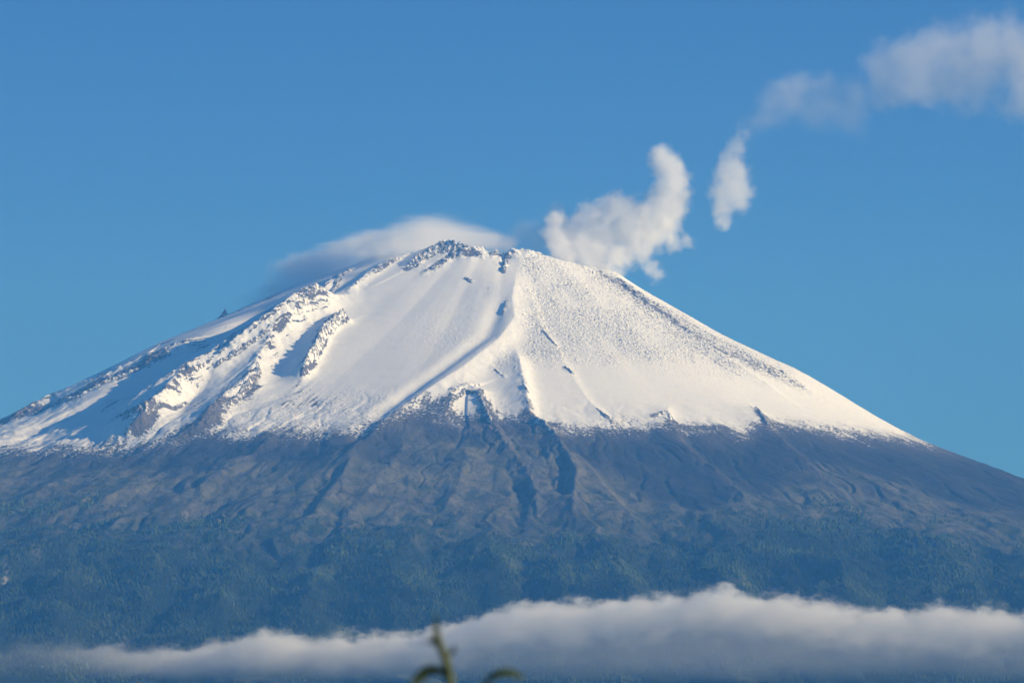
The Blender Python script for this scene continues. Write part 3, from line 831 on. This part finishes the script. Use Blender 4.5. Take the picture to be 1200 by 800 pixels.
    fall = N(nd, 'ShaderNodeMapRange'); fall.interpolation_type = 'SMOOTHSTEP'; fall.inputs[1].default_value = 60; fall.inputs[2].default_value = 170; fall.inputs[3].default_value = 1.0; fall.inputs[4].default_value = .27; ln.new(dtop, fall.inputs[0])
    d = math_n(t, 'MULTIPLY', d, fall.outputs[0])
    d = math_n(t, 'MULTIPLY', d, .0165)
    pvn = N(nd, 'ShaderNodeVolumePrincipled'); pvn.inputs['Color'].default_value = (1, 1, 1, 1); pvn.inputs['Anisotropy'].default_value = 0
    ln.new(d, pvn.inputs['Density']); ln.new(pvn.outputs[0], nd['Material Output'].inputs['Volume'])
    m.cycles.volume_step_rate = .12
    o = mesh_obj('cloud_bank', vs, fs, m); face_out(o)
    tag(o, 'long low bank of grey-white cloud lying across the foot of the mountain', 'cloud')
bank()

# ------------------------------------------------------------------ plant close to the camera
PM = simple_mat('green_stem', (.055, .075, .018), (.14, .15, .045), 30.0, .55)
LMt = simple_mat('green_leaf', (.035, .06, .02), (.09, .12, .03), 40.0, .5)
PD = 12.0
def tube(pts, radii, ring=10):
    P = np.array(pts, float); vs, fs = [], []
    for i in range(len(P)):
        tdir = P[min(i + 1, len(P) - 1)] - P[max(i - 1, 0)]; tdir /= np.linalg.norm(tdir)
        a = np.cross(tdir, (0, 1, 0)); a /= np.linalg.norm(a); b = np.cross(tdir, a)
        for k in range(ring):
            an = 2 * math.pi * k / ring
            vs.append(P[i] + (a * math.cos(an) + b * math.sin(an)) * radii[i])
    for i in range(len(P) - 1):
        for k in range(ring): fs.append((i * ring + k, i * ring + (k + 1) % ring, (i + 1) * ring + (k + 1) % ring, (i + 1) * ring + k))
    return vs, fs
def smooth_line(pts, n=24):
    P = np.array(pts, float); t = np.linspace(0, 1, len(P)); q = np.linspace(0, 1, n)
    c = np.stack([np.interp(q, t, P[:, i]) for i in range(3)], -1)
    for _ in range(4): c[1:-1] = (c[:-2] + 2 * c[1:-1] + c[2:]) / 4
    return c
def leaf(pts, width, curl=.25):
    """curved blade with a folded midrib and real thickness"""
    c = smooth_line(pts, 14); vs, fs = [], []
    nn = len(c)
    for i in range(nn):
        f = i / (nn - 1); wd = width * (math.sin(math.pi * (f * .93 + .05)) ** .8)
        td = c[min(i + 1, nn - 1)] - c[max(i - 1, 0)]; td /= np.linalg.norm(td)
        sd = np.cross(td, (0.15, 1, .1)); sd /= np.linalg.norm(sd); up = np.cross(sd, td)
        sd = sd * .75 + up * .66
        for s_, lift in ((-1, curl), (0, 0), (1, curl)):
            for th_ in (.0008, -.0008):
                vs.append(c[i] + sd * s_ * wd / 2 + up * (lift * wd / 2 * abs(s_) + th_))
    for i in range(nn - 1):
        a = i * 6; b = a + 6
        for (p, q) in ((0, 2), (2, 4)):
            fs.append((a + p, a + q, b + q, b + p)); fs.append((a + q + 1, a + p + 1, b + p + 1, b + q + 1))
        fs.append((a + 1, a, b, b + 1)); fs.append((a + 4, a + 5, b + 5, b + 4))
    return vs, fs
def plant(name, label, stem_px, radii, leaves, foot, dist):
    root = bpy.data.objects.new(name, None); COL.objects.link(root)
    root.location = (foot[0], foot[1], 0)
    tag(root, label, 'plant')
    bpy.context.view_layer.update()
    off = np.array((foot[0], foot[1], 0.0))
    P = [np.array((foot[0], foot[1], -.05)), np.array((foot[0] + .02, foot[1], .6)), np.array((foot[0] - .01, foot[1], 1.3))] + [np.array(at(u, v, dist)) for u, v in stem_px]
    P = [p - off for p in P]
    c = smooth_line(P, 60)
    rs = np.interp(np.linspace(0, 1, 60), np.linspace(0, 1, len(radii)), radii)
    v, f = tube(c, rs)
    mesh_obj('stem', v, f, PM, root)
    for pts, wd in leaves:
        pp = [np.array(p if len(p) == 3 else at(p[0], p[1], dist)) - off for p in pts]
        v, f = leaf(pp, wd)
        mesh_obj('leaf', v, f, LMt, root)
lw = []
for k, zz in enumerate((.35, .7, .95, 1.2, 1.45, 1.6)):
    a = k * 2.4; bx, by = -.19, 12.0
    lw.append(([(bx, by, zz), (bx + .12 * math.cos(a), by + .12 * math.sin(a), zz + .10), (bx + .28 * math.cos(a), by + .28 * math.sin(a), zz + .04)], .05))
plant('green_shoot', 'blurred green plant shoot with small side buds in front of the cloud bank', [(529, 815), (527, 792), (522, 770), (515, 755), (512, 742), (510, 728)],
      [.019, .018, .017, .015, .0135, .013, .0125, .010, .004],
      lw + [([(516, 757), (508, 751), (499, 750)], .026), ([(524, 768), (531, 763), (533, 755)], .022), ([(513, 756), (511, 742), (510, 720)], .030), ([(519, 766), (514, 752), (510, 741)], .030),
            ([(527, 796), (515, 783), (500, 784), (488, 796), (482, 806)], .042), ([(519, 768), (514, 760), (511, 752)], .015)],
      (-.19, 12.0), 12.0)
lw2 = []
for k, zz in enumerate((.3, .6, .9, 1.2, 1.5)):
    a = k * 2.1 + 1; bx, by = -.02, 12.6
    lw2.append(([(bx, by, zz), (bx + .12 * math.cos(a), by + .12 * math.sin(a), zz + .10), (bx + .28 * math.cos(a), by + .28 * math.sin(a), zz + .04)], .05))
plant('drooping_plant', 'dark blurred leaf arching over at the bottom edge right of the green shoot', [(588, 825), (578, 812), (570, 803)],
      [.014, .013, .012, .010, .008, .006],
      lw2 + [([(565, 806), (574, 792), (588, 787), (603, 788), (616, 796)], .034)], (-.02, 12.6), 12.6)

# ------------------------------------------------------------------ the air between the camera and the mountain
HB = 41000.0
ZT = 4900.0
hv = [(sx * HB, sy * HB, z) for z in (-2.0, ZT) for sy in (-1, 1) for sx in (-1, 1)]
hf = [(0, 2, 3, 1), (4, 5, 7, 6), (0, 1, 5, 4), (2, 6, 7, 3), (0, 4, 6, 2), (1, 3, 7, 5)]
hm, t_, nd_, ln_ = new_mat('air')
nd_.remove(nd_['Principled BSDF'])
hp = N(nd_, 'ShaderNodeVolumePrincipled')
hp.inputs['Color'].default_value = (.09, .385, 1.0, 1)
hp.inputs['Absorption Color'].default_value = (1, 1, 1, 1)
hp.inputs['Density'].default_value = 3.9e-5
ln_.new(hp.outputs[0], nd_['Material Output'].inputs['Volume'])
haze = mesh_obj('haze', hv, hf, hm, smooth=False)
face_out(haze); haze['kind'] = 'stuff'; haze['label'] = 'thin blue haze filling the air in front of the volcano'; haze['category'] = 'haze'
